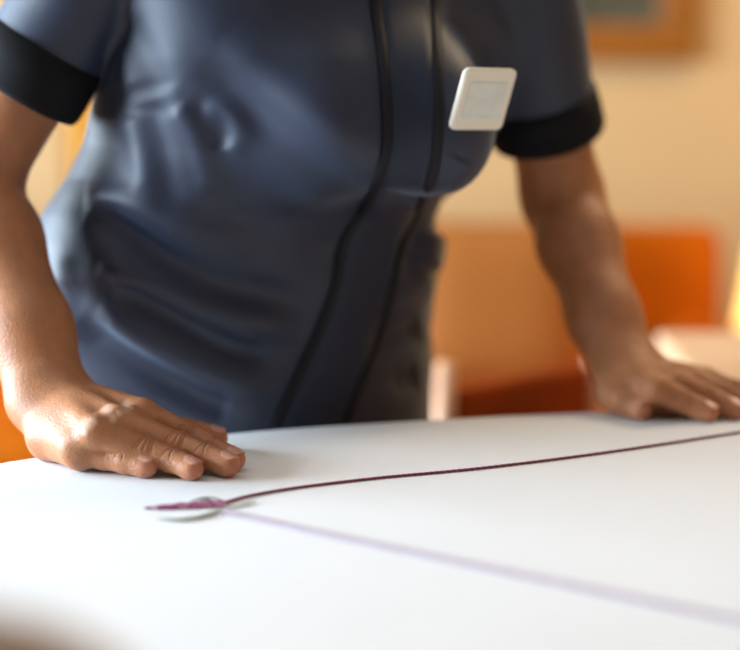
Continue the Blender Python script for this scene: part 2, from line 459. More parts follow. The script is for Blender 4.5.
allb = np.array([SHR, SHL, ELR, ELL, hr.W, hl.W, HD, LEGS[0][2], LEGS[1][2]])
bv, bf = polygonise(body_f, allb.min(0) - .16, np.maximum(allb.max(0) + .17, [0, 0, 0]), .005)
def hand_mesh(H, h):
    pts = np.concatenate([np.array(v) for v in H.F.values()] + [np.array([H.W, H.U, H.W - H.ax * .075]), np.array(H.hypo)])
    return polygonise(H.full, pts.min(0) - .034, pts.max(0) + .034, h, block=16, lip=1.3, slack=.004)
def bmesh_of(v, f):
    me = to_mesh('tmp', v, f); bm = bmesh.new(); bm.from_mesh(me); bpy.data.meshes.remove(me); return bm
bm = bmesh_of(bv, bf)
for H in (hr, hl):
    cut = H.W - H.ax * .062
    vs = [v for v in bm.verts if (np.array(v.co) - cut) @ H.ax > -.03 and np.linalg.norm(np.array(v.co) - cut) < .16]
    fs = list({f for v in vs for f in v.link_faces}); es = list({e for f in fs for e in f.edges}); vv = list({v for f in fs for v in f.verts})
    bmesh.ops.bisect_plane(bm, geom=vv + es + fs, plane_co=Vector(cut), plane_no=Vector(H.ax), clear_outer=True)
parts = []
for H, h in ((hr, .00075), (hl, .0012)):
    v, f = hand_mesh(H, h); b2 = bmesh_of(v, f)
    cut = H.W - H.ax * .055
    bmesh.ops.bisect_plane(b2, geom=b2.verts[:] + b2.edges[:] + b2.faces[:], plane_co=Vector(cut), plane_no=Vector(H.ax), clear_inner=True)
    # keep the largest island only
    me = bpy.data.meshes.new('tmp'); b2.to_mesh(me); b2.free(); bm.from_mesh(me); bpy.data.meshes.remove(me)
    # zip the two open rims of the forearm together, walking round the arm by angle
    u_ = nrm(np.cross(H.ax, UP)); w_ = np.cross(H.ax, u_); rims = [[], []]
    for v_ in {v_ for e in bm.edges if e.is_boundary for v_ in e.verts}:
        r_ = np.array(v_.co) - cut
        if np.linalg.norm(r_) < .06:
            a_ = r_ @ H.ax; q_ = (math.atan2(r_ @ w_, r_ @ u_), v_)
            if abs(a_) < 4e-4: rims[1].append(q_)
            elif abs(a_ + .007) < 4e-4: rims[0].append(q_)
    rims = [sorted(r_, key=lambda q: q[0]) for r_ in rims]; n0, n1 = map(len, rims); print('rims', n0, n1)
    i = j = 0
    while i < n0 or j < n1:
        a0, b0 = rims[0][i % n0][1], rims[1][j % n1][1]
        an = rims[0][(i + 1) % n0][0] + (2 * math.pi if i + 1 >= n0 else 0); bn = rims[1][(j + 1) % n1][0] + (2 * math.pi if j + 1 >= n1 else 0)
        if j >= n1 or (i < n0 and an <= bn): t_ = (a0, rims[0][(i + 1) % n0][1], b0); i += 1
        else: t_ = (a0, rims[1][(j + 1) % n1][1], b0); j += 1
        try: bm.faces.new(t_)
        except ValueError: pass
bmesh.ops.recalc_face_normals(bm, faces=bm.faces)
me = bpy.data.meshes.new('body'); bm.to_mesh(me); bm.free()
co = np.empty(len(me.vertices) * 3, np.float32); me.vertices.foreach_get('co', co); co = co.reshape(-1, 3).astype(float)
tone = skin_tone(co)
nailmask = np.zeros(len(co), bool)
for H in (hr, hl):
    near = np.where(np.linalg.norm(co - H.F['middle'][2], axis=1) < .2)[0]
    for k in RAD:
        dn, reg = H.nail(co[near], k); nailmask[near[(dn < .0003) & (reg < -.0000)]] = True
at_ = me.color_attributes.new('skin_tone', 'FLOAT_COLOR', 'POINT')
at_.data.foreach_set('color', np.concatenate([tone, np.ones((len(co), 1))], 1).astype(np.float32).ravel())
lv = np.empty(len(me.loops), np.int32); me.loops.foreach_get('vertex_index', lv)
ls = np.empty(len(me.polygons), np.int32); me.polygons.foreach_get('loop_start', ls)
pm = np.logical_and.reduceat(nailmask[lv], ls)
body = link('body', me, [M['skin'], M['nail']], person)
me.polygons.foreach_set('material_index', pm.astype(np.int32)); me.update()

# --- hair, eyes
def hair_f(P):
    d = ellip(P, hp(0, -.014, .034), (.077, .096, .088), HRm)
    q = (P - HD) @ HRm
    d = np.maximum(d, (q[:, 1] - .042) * .85 - (q[:, 2] - .085) * .5)
    d = np.maximum(d, -.055 - q[:, 2] + q[:, 1] * .3)
    b = ellip(P, hp(0, -.115, .06), (.042, .036, .042), HRm)
    return smin(d, b, .015)
v, f = polygonise(hair_f, HD - .2, HD + .2, .004)
link('hair', to_mesh('hair', v, f), M['hair'], person)
M['eye'] = material('eye_white', (.75, .72, .68), .15, noise=(10, .03))
for sx in (-1, 1):
    bm = bmesh.new(); bmesh.ops.create_uvsphere(bm, u_segments=16, v_segments=10, radius=.011, matrix=Matrix.Translation(hp(sx * .031, .0735, .002)))
    from_bm('eye', bm, M['eye'], person)

# --- tunic with its folds
lo = np.minimum(np.minimum(SHR, CUF_R), RG[:, [1, 2, 0]].min(0)) - [.26, .22, .02]
hi = np.maximum(np.maximum(SHL, CUF_L), RG[:, [1, 2, 0]].max(0)) + [.26, .22, .12]
tv, tf = polygonise(tunic_f, lo, hi, .0036)
# folds: (points in picture rows, width px, depth m; negative depth is a ridge)
FOLDS = [
    ([(92, 210), (126, 232), (170, 262), (225, 285), (300, 300)], 13, .014),
    ([(85, 196), (130, 205), (190, 228), (250, 250)], 17, -.008),
    ([(115, 286), (168, 315), (222, 345), (265, 358)], 10, .015),
    ([(100, 262), (160, 290), (225, 318), (300, 330)], 12, -.009),
    ([(78, 320), (130, 358), (195, 396), (230, 410)], 12, .012),
    ([(95, 312), (150, 345), (215, 378), (270, 392)], 12, -.007),
    ([(62, 345), (100, 385), (150, 420)], 12, -.006),
    ([(176, 105), (200, 145), (214, 195)], 11, -.005),
    ([(190, 100), (214, 125), (220, 150)], 11, .004),
    ([(200, 116), (226, 112), (240, 135), (228, 155)], 10, -.0035),
    ([(150, 100), (160, 150), (175, 215)], 13, .004),
    ([(130, 115), (140, 150), (150, 190)], 11, -.004),
    ([(230, 30), (290, 90), (360, 150), (400, 190)], 22, -.006),
    ([(200, 60), (262, 120), (330, 178), (370, 210)], 16, .006),
    ([(372, 345), (400, 340), (425, 330)], 10, .012),
    ([(385, 300), (410, 290), (432, 285)], 9, -.006),
    ([(430, 205), (418, 240), (412, 275)], 9, .010),
    ([(440, 235), (430, 250), (422, 262)], 14, -.012),
    ([(395, 385), (420, 378)], 9, .007),
    ([(330, 240), (300, 290), (275, 350)], 18, .004),
    ([(60, 250), (62, 300), (75, 345)], 10, -.004),
    ([(120, 20), (145, 60), (158, 95)], 14, .004),
    ([(95, 20), (120, 60), (135, 90)], 12, -.003),
    ([(455, 10), (480, 50), (500, 100)], 10, .007),
    ([(470, 0), (500, 40), (515, 80)], 9, -.006),
    ([(462, 160), (452, 178), (440, 190)], 12, -.006),
]
px, py, tt = proj(tv)
disp = np.zeros(len(tv))
cx, cy = np.interp(tv[:, 2], RG[:, 0], RG[:, 1]), np.interp(tv[:, 2], RG[:, 0], RG[:, 2])
out = np.stack((tv[:, 0] - cx, tv[:, 1] - cy, 0 * cx), 1); out /= np.maximum(np.linalg.norm(out, axis=1), 1e-6)[:, None]
front = out @ FWD > -.35
for pts, wd, dep in FOLDS:
    sp_ = np.array(spline([np.array(p, float) for p in pts], 8)); best = np.full(len(tv), 1e9); par = np.zeros(len(tv))
    for i in range(len(sp_) - 1):
        a, b = sp_[i], sp_[i + 1]; ab = b - a
        h = np.clip(((px - a[0]) * ab[0] + (py - a[1]) * ab[1]) / (ab @ ab), 0, 1)
        dd = np.hypot(px - a[0] - h * ab[0], py - a[1] - h * ab[1]); m = dd < best
        best[m] = dd[m]; par[m] = (i + h[m]) / (len(sp_) - 1)
    env = np.clip(np.minimum(par, 1 - par) * 5 + .25, 0, 1)
    disp += -dep * np.exp(-(best / (wd * 1.25)) ** 2) * env * front
wr = .0016 * np.sin(tv[:, 2] * 42 + tv[:, 0] * 30) * np.sin(tv[:, 0] * 37 - tv[:, 2] * 15 + 1)
disp = .017 * np.tanh(disp / .017)
tv2 = tv + out * (disp + wr * front)[:, None]
tun_me = to_mesh('tunic', tv2, tf)
tunic = link('tunic', tun_me, M['tunic'], person)
bvh = BVHTree.FromPolygons([tuple(v) for v in tv2], [tuple(int(i) for i in q) for q in tf])
def hit(px_, py_, lift=0.):
    d = Vector(ray(px_, py_)).normalized(); r = bvh.ray_cast(Vector((0, 0, ZC)), d)
    if r[0] is None: return None
    n = r[1] if r[1].dot(d) < 0 else -r[1]
    return np.array(r[0] + n * lift), np.array(n)
PL = spline([(374, -60), (375, 0), (383, 60), (387, 120), (384, 160), (366, 205), (344, 240), (334, 290), (312, 345), (284, 405), (270, 440)], 7)
PR = spline([(432, -60), (434, 0), (437, 60), (438, 120), (433, 170), (418, 212), (402, 245), (392, 290), (376, 345), (352, 405), (340, 440)], 7)
bm = bmesh.new(); rows = []
for a, b in zip(PL, PR):
    row = []
    for k in range(9):
        q = a + (b - a) * k / 8; h = hit(q[0], q[1])
        row.append(h)
    rows.append(row)
rows = [r for r in rows if all(x is not None for x in r)]
G = np.array([[x[0] for x in r] for r in rows]); Nn = np.array([[x[1] for x in r] for r in rows])
for _ in range(2):
    G[1:-1] = (G[:-2] + G[1:-1] * 2 + G[2:]) / 4; Nn[1:-1] = (Nn[:-2] + Nn[1:-1] * 2 + Nn[2:]) / 4
Nn /= np.linalg.norm(Nn, axis=2)[:, :, None]
lay = [[[bm.verts.new(G[i, k] + Nn[i, k] * (o if 0 < k < 8 else -.002)) for k in range(9)] for i in range(len(G))] for o in (.0035,)]
for i in range(len(G) - 1):
    for k in range(8): bm.faces.new((lay[0][i][k], lay[0][i][k + 1], lay[0][i + 1][k + 1], lay[0][i + 1][k]))
from_bm('placket', bm, M['placket'], tunic)
for k in (0, 8):
    bm = bmesh.new(); tube(bm, [G[i, k] + Nn[i, k] * .001 for i in range(len(G))], .0058, 10, .55, [Nn[i, k] for i in range(len(G))])
    o = from_bm('piping', bm, M['piping'], tunic)
# cuffs
for c0, ax, r0, r1, ln in ((CUF_R, AXR, .0520, .0520, .047), (CUF_L, AXL, .0525, .0540, .040)):
    u = nrm(np.cross(ax, UP)); w = np.cross(ax, u); bm = bmesh.new(); n = 48; rings = []
    prof = [(-ln, r0 + .0005), (-ln + .002, r0 + .005), (-ln * .5, (r0 + r1) / 2 + .0062), (0, r1 + .006), (.005, r1 + .004), (.006, r1), (.004, r1 - .003), (-ln, r0 - .004)]
    for s_, r_ in prof:
        rings.append([bm.verts.new(c0 + ax * s_ + r_ * (1 + .015 * math.sin(3 * k * 2 * math.pi / n)) * (math.cos(k * 2 * math.pi / n) * u + math.sin(k * 2 * math.pi / n) * w)) for k in range(n)])
    for A, B in zip(rings, rings[1:] + rings[:1]):
        for k in range(n): bm.faces.new((A[k], A[(k + 1) % n], B[(k + 1) % n], B[k]))
    from_bm('cuff', bm, M['cuff'], tunic)
# badge: a rounded plate clipped to the chest
hb = hit(472, 92)[0]; tb = float(proj(hb[None])[2][0])
k_ = tb / FPX
cu = np.array((1., 0, 0)); cv = np.array((0, sp, cp)); cw = np.array((0, cp, -sp))
v1 = (54 * cu + 4 * cv + 38 * cw) * k_; v2 = (15 * cu + 57 * cv - 27 * cw) * k_
e1 = nrm(v1); e3 = nrm(np.cross(v1, v2)); e3 = e3 if e3[1] < 0 else -e3; e2 = np.cross(e3, e1); e2 = e2 if e2[2] > 0 else -e2
w1, w2 = np.linalg.norm(v1), np.linalg.norm(v2)
def plate(w, h, th, rad, off, bev):
    b = bmesh.new(); pts = []
    for sx, sy, a0 in ((1, 1, 0), (-1, 1, 90), (-1, -1, 180), (1, -1, 270)):
        for j in range(7):
            a = math.radians(a0 + 15 * j); pts.append((sx * (w / 2 - rad) + rad * math.cos(a), sy * (h / 2 - rad) + rad * math.sin(a)))
    rings = []
    for ins, z in ((0, -th), (0, 0), (bev, bev)):
        rings.append([b.verts.new(hb + e3 * (off + z) + e1 * x * (1 - 2 * ins / w) + e2 * y * (1 - 2 * ins / h)) for x, y in pts])
    n = len(pts)
    for A, B in zip(rings, rings[1:]):
        for k in range(n): b.faces.new((A[k], A[(k + 1) % n], B[(k + 1) % n], B[k]))
    b.faces.new(rings[0][::-1]); b.faces.new(rings[-1]); return b
off_ = 0.
for i in range(-4, 5):
    for j in range(-4, 5):
        q = hb + e1 * w1 * i / 8.2 + e2 * w2 * j / 8.2; d_ = q - np.array((0, 0, ZC)); r_ = bvh.ray_cast(Vector((0, 0, ZC)), Vector(nrm(d_)))
        if r_[0] is not None and (Vector(r_[0]) - Vector(q)).length < .06: off_ = max(off_, float((np.array(r_[0]) - q) @ e3))
print('badge offset', off_)
bd = from_bm('name_badge', plate(w1, w2, .003, .006, min(off_, .02) + .0035, .0015), M['badge'], tunic, smooth=False)
bp_ = from_bm('badge_panel', plate(w1 * .74, w2 * .60, .001, .003, min(off_, .02) + .0055, .0003), M['badge_panel'], tunic, smooth=False)
tag(bd, 'white rounded name badge with pale grey panel')
from_bm('trousers', bmesh_of(*polygonise(lambda P: np.maximum(np.maximum(legs(P, .008), P[:, 2] - HEM - .12), .05 - P[:, 2]), allb.min(0) - .2, [allb[:, 0].max(), 2.3, HEM + .2], .008)), M['trousers'], person)
for h0, kn, an in LEGS:
    q = lambda P: np.maximum(smin(ellip(P, an - UP * .035 + FWD * .005, (.043, .055, .06), np.stack((SIDE, FWD, UP), 1)), ellip(P, an - UP * .052 + FWD * .105, (.044, .085, .040), np.stack((SIDE, FWD, UP), 1)), .03), np.maximum(.001 - P[:, 2], P[:, 2] - .095))
    v, f = polygonise(q, an - .26, an + .26, .006); link('shoe', to_mesh('shoe', v, f), M['shoe'], person)

# ================================================================== TABLE AND CLOTH
OUT = spline([(-.400, 1.352), (-.3177, 1.4685), (-.1343, 1.5875), (.0481, 1.651), (.225, 1.694), (.48, 1.735), (.78, 1.715), (1.0, 1.58), (1.12, 1.38), (1.14, 1.15),
              (1.06, .93), (.88, .78), (.62, .71), (.32, .69), (.05, .715), (-.16, .79), (-.31, .91), (-.40, 1.06), (-.430, 1.20)], 8, True)
OUT = np.array(OUT); OC = OUT.mean(0)
tan = np.roll(OUT, -1, 0) - np.roll(OUT, 1, 0); ON = np.stack((tan[:, 1], -tan[:, 0]), 1); ON /= np.linalg.norm(ON, axis=1)[:, None]
if ((OUT - OC) * ON).sum() < 0: ON = -ON
def shell_rings(bm, prof, cap0, cap1):
    rings = [[bm.verts.new((*(OUT[i] + ON[i] * o), z)) for i in range(len(OUT))] for o, z in prof]
    n = len(OUT)
    for A, B in zip(rings, rings[1:]):
        for k in range(n): bm.faces.new((A[k], A[(k + 1) % n], B[(k + 1) % n], B[k]))
    if cap0: bm.faces.new(rings[0][::-1])
    if cap1: bm.faces.new(rings[-1])
tab = empty('dining_table', (.38, 1.2, 0)); tag(tab, 'oval wooden dining table under the fitted white cloth', 'table')
bm = bmesh.new(); shell_rings(bm, [(-.022, TZ - .040), (-.016, TZ - .036), (-.014, TZ - .008), (-.018, TZ - .0035)], True, True); from_bm('tabletop', bm, M['table_wood'], tab)
bm = bmesh.new()
pr = [(-.10, TZ - .040), (-.10, TZ - .11), (-.12, TZ - .11), (-.12, TZ - .041)]; shell_rings(bm, pr, False, False); from_bm('apron', bm, M['table_wood'], tab)
for x, y in ((-.15, 1.30), (.85, 1.42), (.82, .98), (.02, .92)):
    bm = bmesh.new(); tube(bm, [(x, y, TZ - .041), (x, y, .4), (x, y, 0.0)], [.034, .03, .02], 16); from_bm('leg', bm, M['table_wood'], tab)
cl_bm = bmesh.new()
prof = [(-.018, TZ - .046), (-.001, TZ - .046), (.001, TZ - .035)]
for k in range(9):
    a = math.radians(k * 11.25); prof.append((-.022 + .024 * math.cos(a), TZ - .024 + .024 * math.sin(a)))
prof += [(-.05, TZ)]
shell_rings(cl_bm, prof, False, True)
cloth = from_bm('tablecloth', cl_bm, M['cloth'])
tag(cloth, 'white fitted tablecloth with embroidered lavender sprig and crimson lines covering oval table', 'tablecloth')

# embroidery: raised thread bands lying on the cloth
def on(px, py, h=0.0012): return J(px, py, h)
def band(name, pts, r, mat, ntwist, fl=.45):
    P = spline([on(*p) for p in pts], 60); bm = bmesh.new()
    rad = [r * (1 + .16 * math.sin(i * ntwist)) for i in range(len(P))]
    tube(bm, P, rad, 8, fl); return from_bm(name, bm, mat, cloth)
band('embroidered_line', [(224, 503), (250, 495.5), (300, 487), (380, 477.5), (480, 468), (600, 453), (740, 432), (900, 406)], .0021, M['stitch_red'], 1.9)
o = band('embroidered_line', [(224, 511), (300, 528), (400, 549), (520, 574), (640, 599), (740, 620), (900, 655), (1150, 710), (1400, 766)], .0056, M['stitch_mauve'], 1.3, .2)
tag(o, 'mauve stitched line')
o = bpy.data.objects['embroidered_line']; tag(o, 'crimson stitched line')
spr = empty('lavender_sprig', tuple(on(190, 508, 0))); spr.parent = cloth; tag(spr, 'magenta lavender flower stitched on the cloth')
def lump(bm, c, a, ln, wd, ht):
    w = np.cross(UP, a); X = Matrix(((*(a * ln)[:3],), (*(w * wd)[:3],), (*(UP * ht)[:3],))).transposed().to_4x4()
    bmesh.ops.create_icosphere(bm, subdivisions=2, radius=1, matrix=Matrix.Translation(c) @ X)
A0, A1 = on(147, 508), on(224, 503)
sa = nrm(A1 - A0); sw = np.cross(UP, sa); LEN = np.linalg.norm(A1 - A0)
bm = bmesh.new(); bm2 = bmesh.new()
for i in range(30):
    s = (i + .5) / 30; wid = .0085 * math.sin(min(1, s * 1.1) * math.pi * .62) + .0006
    for sgn in (-1, -.45, 0, .45, 1):
        if sgn and s < .12: continue
        c = A0 + sa * LEN * s + sw * sgn * wid * (.6 + .3 * random.random())
        ang = sgn * .6 + (random.random() - .5) * .4; a = sa * math.cos(ang) - sw * math.sin(ang)
        lump(bm if random.random() < .55 else bm2, c, -a, .0034, .0013, .0010)
from_bm('flower_spike', bm, M['stitch_magenta'], spr); o = from_bm('petal_stitch', bm2, M['stitch_pink'], spr)
for pts, r in (([(222, 508), (206, 515), (182, 519), (156, 518)], (.002, .0045, .004, .0008)), ([(223, 502), (213, 498), (202, 498), (190, 501)], (.0015, .0034, .003, .0006)),
               ([(226, 507), (238, 506), (247, 503), (257, 501)], (.0012, .0020, .0022, .0006))):
    P = spline([on(*p) for p in pts], 8); bm = bmesh.new(); rad = [np.interp(i / (len(P) - 1), [0, .33, .66, 1], r) for i in range(len(P))]
    tube(bm, P, rad, 8, .22); from_bm('leaf', bm, M['stitch_leaf'], spr)
for o in list(spr.children) :
    o.matrix_parent_inverse = Matrix.Translation(-spr.location)

# ================================================================== THE ROOM
XL, XR, YB, YF, ZT = -2.5, 4.2, 4.25, -4.0, 2.9
def struct(name, bm, mat, parent=None, smooth=False):
    o = from_bm(name, bm, mat, parent, smooth); o['kind'] = 'structure'; return o
bm = bmesh.new(); box(bm, ((XL + XR) / 2, (YB + YF) / 2, -.05), (XR - XL + .4, YB - YF + .4, .1)); struct('floor', bm, M['floor'])
bm = bmesh.new(); box(bm, ((XL + XR) / 2, (YB + YF) / 2, ZT + .05), (XR - XL + .4, YB - YF + .4, .1)); struct('ceiling', bm, M['ceiling'])
bm = bmesh.new(); box(bm, ((XL + XR) / 2, YB + .05, ZT / 2), (XR - XL + .2, .1, ZT)); struct('wall_back', bm, M['wall'])
bm = bmesh.new(); box(bm, (XR + .05, (YB + YF) / 2, ZT / 2), (.1, YB - YF, ZT)); struct('wall_right', bm, M['wall'])
WY0, WY1, WZ0, WZ1 = .60, 3.15, .62, 1.95
bm = bmesh.new()
for y0, y1, z0, z1 in ((YF, WY0, 0, ZT), (WY1, YB, 0, ZT), (WY0, WY1, 0, WZ0), (WY0, WY1, WZ1, ZT)):
    box(bm, (XL - .05, (y0 + y1) / 2, (z0 + z1) / 2), (.1, y1 - y0, z1 - z0))
struct('wall_left', bm, M['wall'])
bm = bmesh.new()
for y in (WY0 + .03, (WY0 + WY1) / 2, WY1 - .03): box(bm, (XL - .05, y, (WZ0 + WZ1) / 2), (.07, .06, WZ1 - WZ0), bevel=.004)
for z in (WZ0 + .03, WZ1 - .03): box(bm, (XL - .05, (WY0 + WY1) / 2, z), (.066, WY1 - WY0, .06), bevel=.004)
bm_ = bmesh.new(); box(bm_, ((XL + XR) / 2, YF - .05, ZT / 2), (XR - XL + .2, .1, ZT)); struct('wall_front', bm_, M['wall'])
win = struct('window_1', bm, M['trim'])
gm = bpy.data.materials.new('window_glass'); gm.use_nodes = True; nt = gm.node_tree; nt.nodes.clear()
no = nt.nodes.new('ShaderNodeOutputMaterial'); mx = nt.nodes.new('ShaderNodeMixShader'); tr = nt.nodes.new('ShaderNodeBsdfTransparent'); gl = nt.nodes.new('ShaderNodeBsdfGlossy')
gl.inputs['Roughness'].default_value = .02; mx.inputs[0].default_value = .06
nt.links.new(tr.outputs[0], mx.inputs[1]); nt.links.new(gl.outputs[0], mx.inputs[2]); nt.links.new(mx.outputs[0], no.inputs[0])
bm = bmesh.new(); box(bm, (XL - .05, (WY0 + WY1) / 2, (WZ0 + WZ1) / 2), (.006, WY1 - WY0 - .04, WZ1 - WZ0 - .04)); from_bm('pane', bm, gm, win, False)
bm = bmesh.new(); box(bm, ((XL + XR) / 2, YB - .01, .06), (XR - XL, .02, .12), bevel=.005); struct('baseboard_back', bm, M['trim'])

# sofa along the back wall
SY = 3.45
sofa = empty('sofa', (-.45, SY + .15, 0)); tag(sofa, 'long orange upholstered sofa along the beige back wall', 'sofa')
SX0, SX1 = -1.75, .712
bm = bmesh.new(); box(bm, ((SX0 + SX1) / 2, SY + .10, .45), (SX1 - SX0, .17, .70), bevel=.045, seg=4, M=Matrix.Rotation(-.10, 4, 'X')); from_bm('backrest', bm, M['sofa'], sofa)
bm = bmesh.new(); box(bm, ((SX0 + SX1) / 2, SY - .25, .235), (SX1 - SX0 - .02, .62, .27), bevel=.03, seg=3); from_bm('base', bm, M['sofa_dark'], sofa)
for i in range(3):
    w = (SX1 - SX0 - .3) / 3; bm = bmesh.new(); box(bm, (SX0 + .15 + w * (i + .5), SY - .27, .425), (w - .008, .58, .12), bevel=.035, seg=4); from_bm('seat_cushion', bm, M['sofa'], sofa)
for x in (SX0 + .07, SX1 - .07):
    bm = bmesh.new(); box(bm, (x, SY - .25, .39), (.13, .66, .46), bevel=.04, seg=4); from_bm('armrest', bm, M['sofa'], sofa)
for x in (SX0 + .1, SX1 - .1):
    for y in (SY - .5, SY + .06):
        bm = bmesh.new(); tube(bm, [(x, y, .11), (x, y, 0)], [.025, .018], 12); from_bm('leg', bm, M['table_wood'], sofa)
def cushion(name, c, s, mat, rx, rz, label):
    bm = bmesh.new(); n = 20
    X = Matrix.Translation(c) @ Matrix.Rotation(rz, 4, 'Z') @ Matrix.Rotation(rx, 4, 'X')
    for sd in (-1, 1):
        g = [[None] * (n + 1) for _ in range(n + 1)]
        for i in range(n + 1):
            for j in range(n + 1):
                a, b = i / n * 2 - 1, j / n * 2 - 1
                th = ((1 - a ** 4) * (1 - b ** 4)) ** .5; pin = 1 - .06 * (1 - a * a) * b * b - .06 * 0
                g[i][j] = bm.verts.new(X @ Vector((a * s[0] / 2 * (1 - .05 * (1 - b * b)), sd * th * s[1] / 2, b * s[2] / 2 * (1 - .05 * (1 - a * a)))))
        for i in range(n):
            for j in range(n): bm.faces.new((g[i][j], g[i + 1][j], g[i + 1][j + 1], g[i][j + 1]))
    bmesh.ops.remove_doubles(bm, verts=bm.verts, dist=1e-5)
    o = from_bm(name, bm, mat); tag(o, label, 'cushion'); return o
cushion('cushion', (.235, SY - .135, .665), (.36, .13, .34), M['sofa_weave'], -.20, 0, 'woven brown-orange cushion on sofa, seen between the torso and straight arm')

# chair standing behind the person
ch = empty('dining_chair', (.215, 2.75, 0)); tag(ch, 'pale wooden dining chair with red-orange padded back behind the person', 'chair')
A_ = at(435, 370, 2.28); B_ = at(584, 365, 2.50)
ca = nrm((B_ - A_) * [1, 1, 0]); cn = np.array((ca[1], -ca[0], 0))      # cn points to the camera side
cw_ = np.linalg.norm((B_ - A_)[:2])
def cpt(s, f_, z): return Vector((A_[0] + ca[0] * s + cn[0] * f_, A_[1] + ca[1] * s + cn[1] * f_, z))
ch.location = cpt(cw_ / 2, -.17, 0)
rz = math.atan2(ca[1], ca[0])
for s in (0, cw_):
    bm = bmesh.new(); tube(bm, [cpt(s, .03, 0), cpt(s, .0, .42), cpt(s, .012, .60), cpt(s, .02, .735 if s == 0 else .71)], [.013, .016, .015, .013], 12); from_bm('back_post', bm, M['pale_wood'], ch)
    bm = bmesh.new(); tube(bm, [cpt(s, -.34, 0), cpt(s, -.34, .42)], [.012, .016], 12); from_bm('leg', bm, M['pale_wood'], ch)
bm = bmesh.new(); box(bm, cpt(cw_ / 2, .012, .60), (cw_ - .03, .035, .20), rotz=rz, bevel=.014, seg=3); from_bm('backrest', bm, M['red_pad'], ch)
bm = bmesh.new(); box(bm, cpt(cw_ / 2, -.17, .435), (cw_ + .01, .33, .03), rotz=rz, bevel=.008); from_bm('seat_frame', bm, M['pale_wood'], ch)
bm = bmesh.new(); box(bm, cpt(cw_ / 2, -.175, .468), (cw_ - .02, .31, .05), rotz=rz, bevel=.02, seg=3); from_bm('seat', bm, M['red_pad'], ch)

# chair in front, its back out of focus at the lower left
fc = empty('dining_chair', (-.33, .78, 0)); tag(fc, 'brown wooden dining chair cut off at lower left, close and out of focus', 'chair')
M['brown_wood'] = wave_material('brown_wood', (.50, .38, .30), (.60, .48, .39), 7, .45, dist=4)
FX0, FX1, FY = -.48, -.062, .60
bm = bmesh.new(); prof = []; n = 28
ol = [(FX0, .76), (FX0 + .005, .86), (FX0 + .03, .905), (FX0 + .09, .924), ((FX0 + FX1) / 2, .928), (FX1 - .09, .922), (FX1 - .036, .906), (FX1 - .008, .866), (FX1, .76)]
ol = spline([np.array((p[0], p[1] - (.005 if p[1] > .8 else 0))) for p in ol], 6)
ra = [[bm.verts.new((x, FY + d, z)) for x, z in ol] for d in (-.013, .013)]
rb = [[bm.verts.new(((x - (FX0 + FX1) / 2) * .93 + (FX0 + FX1) / 2, FY + d, z - .012 if z > .765 else z)) for x, z in ol] for d in (-.019, .019)]
for A, B in ((ra[0], ra[1]), (rb[0], ra[0]), (ra[1], rb[1])):
    for i in range(len(ol) - 1): bm.faces.new((A[i], A[i + 1], B[i + 1], B[i]))
bm.faces.new(rb[0]); bm.faces.new(rb[1][::-1]); bm.faces.new((rb[0][0], ra[0][0], ra[1][0], rb[1][0])); bm.faces.new((rb[0][-1], ra[0][-1], ra[1][-1], rb[1][-1]))
bm.faces.new((rb[0][0], rb[1][0], rb[1][-1], rb[0][-1]))
from_bm('top_rail', bm, M['brown_wood'], fc, False)
for x in (FX0 + .04, FX1 - .04):
    bm = bmesh.new(); tube(bm, [(x, FY - .03, 0), (x, FY, .44), (x, FY, .765)], [.015, .018, .016], 12); from_bm('back_leg', bm, M['brown_wood'], fc)
    bm = bmesh.new(); tube(bm, [(x, FY + .40, 0), (x, FY + .38, .43)], [.014, .018], 12); from_bm('front_leg', bm, M['brown_wood'], fc)
for x in (-.36, -.271, -.18):
    bm = bmesh.new(); box(bm, (x, FY, .61), (.035, .014, .31), bevel=.004); from_bm('back_slat', bm, M['brown_wood'], fc)
bm = bmesh.new(); box(bm, ((FX0 + FX1) / 2, FY + .20, .445), (FX1 - FX0, .43, .03), bevel=.01, seg=3); from_bm('seat', bm, M['brown_wood'], fc)

# second table, right
t2 = empty('side_dining_table', (.95, 2.18, 0)); tag(t2, 'second table with a pale pink top beyond the straight arm', 'table')
TH2 = .752
bm = bmesh.new(); box(bm, (.98, 2.16, TH2 - .018), (1.18, .46, .036), rotz=-.03, bevel=.012, seg=3); from_bm('tabletop', bm, M['pink_cloth'], t2)
for x in (.48, 1.5):
    for y in (1.99, 2.31):
        bm = bmesh.new(); tube(bm, [(x, y, TH2 - .036), (x, y, 0)], [.03, .02], 12); from_bm('leg', bm, M['table_wood'], t2)

# picture on the back wall
pc = empty('framed_picture', (.5, YB, 1.3)); tag(pc, 'dark painting in a gilt wooden frame on the back wall', 'picture')
pr_ = at(690, 62, 4.25); pxr, pzb = pr_[0], pr_[2]
PW, PH, FW = .62, .52, .085
xc, zc_ = pxr - PW / 2, pzb + PH / 2
for c, s in (((xc, zc_ - PH / 2 + FW / 2), (PW, FW)), ((xc, zc_ + PH / 2 - FW / 2), (PW, FW)), ((pxr - FW / 2, zc_), (FW, PH - 2 * FW)), ((pxr - PW + FW / 2, zc_), (FW, PH - 2 * FW))):
    bm = bmesh.new(); box(bm, (c[0], YB - .022, c[1]), (s[0], .04, s[1]), bevel=.012, seg=3); from_bm('frame_bar', bm, M['gold'], pc)
M['painting'] = material('painting_canvas', (.075, .07, .045), .5, .3, noise=(9, .6), bump=(200, .2, .001))
bm = bmesh.new(); box(bm, (xc, YB - .012, zc_), (PW - 2 * FW + .01, .02, PH - 2 * FW + .01)); from_bm('canvas', bm, M['painting'], pc, False)

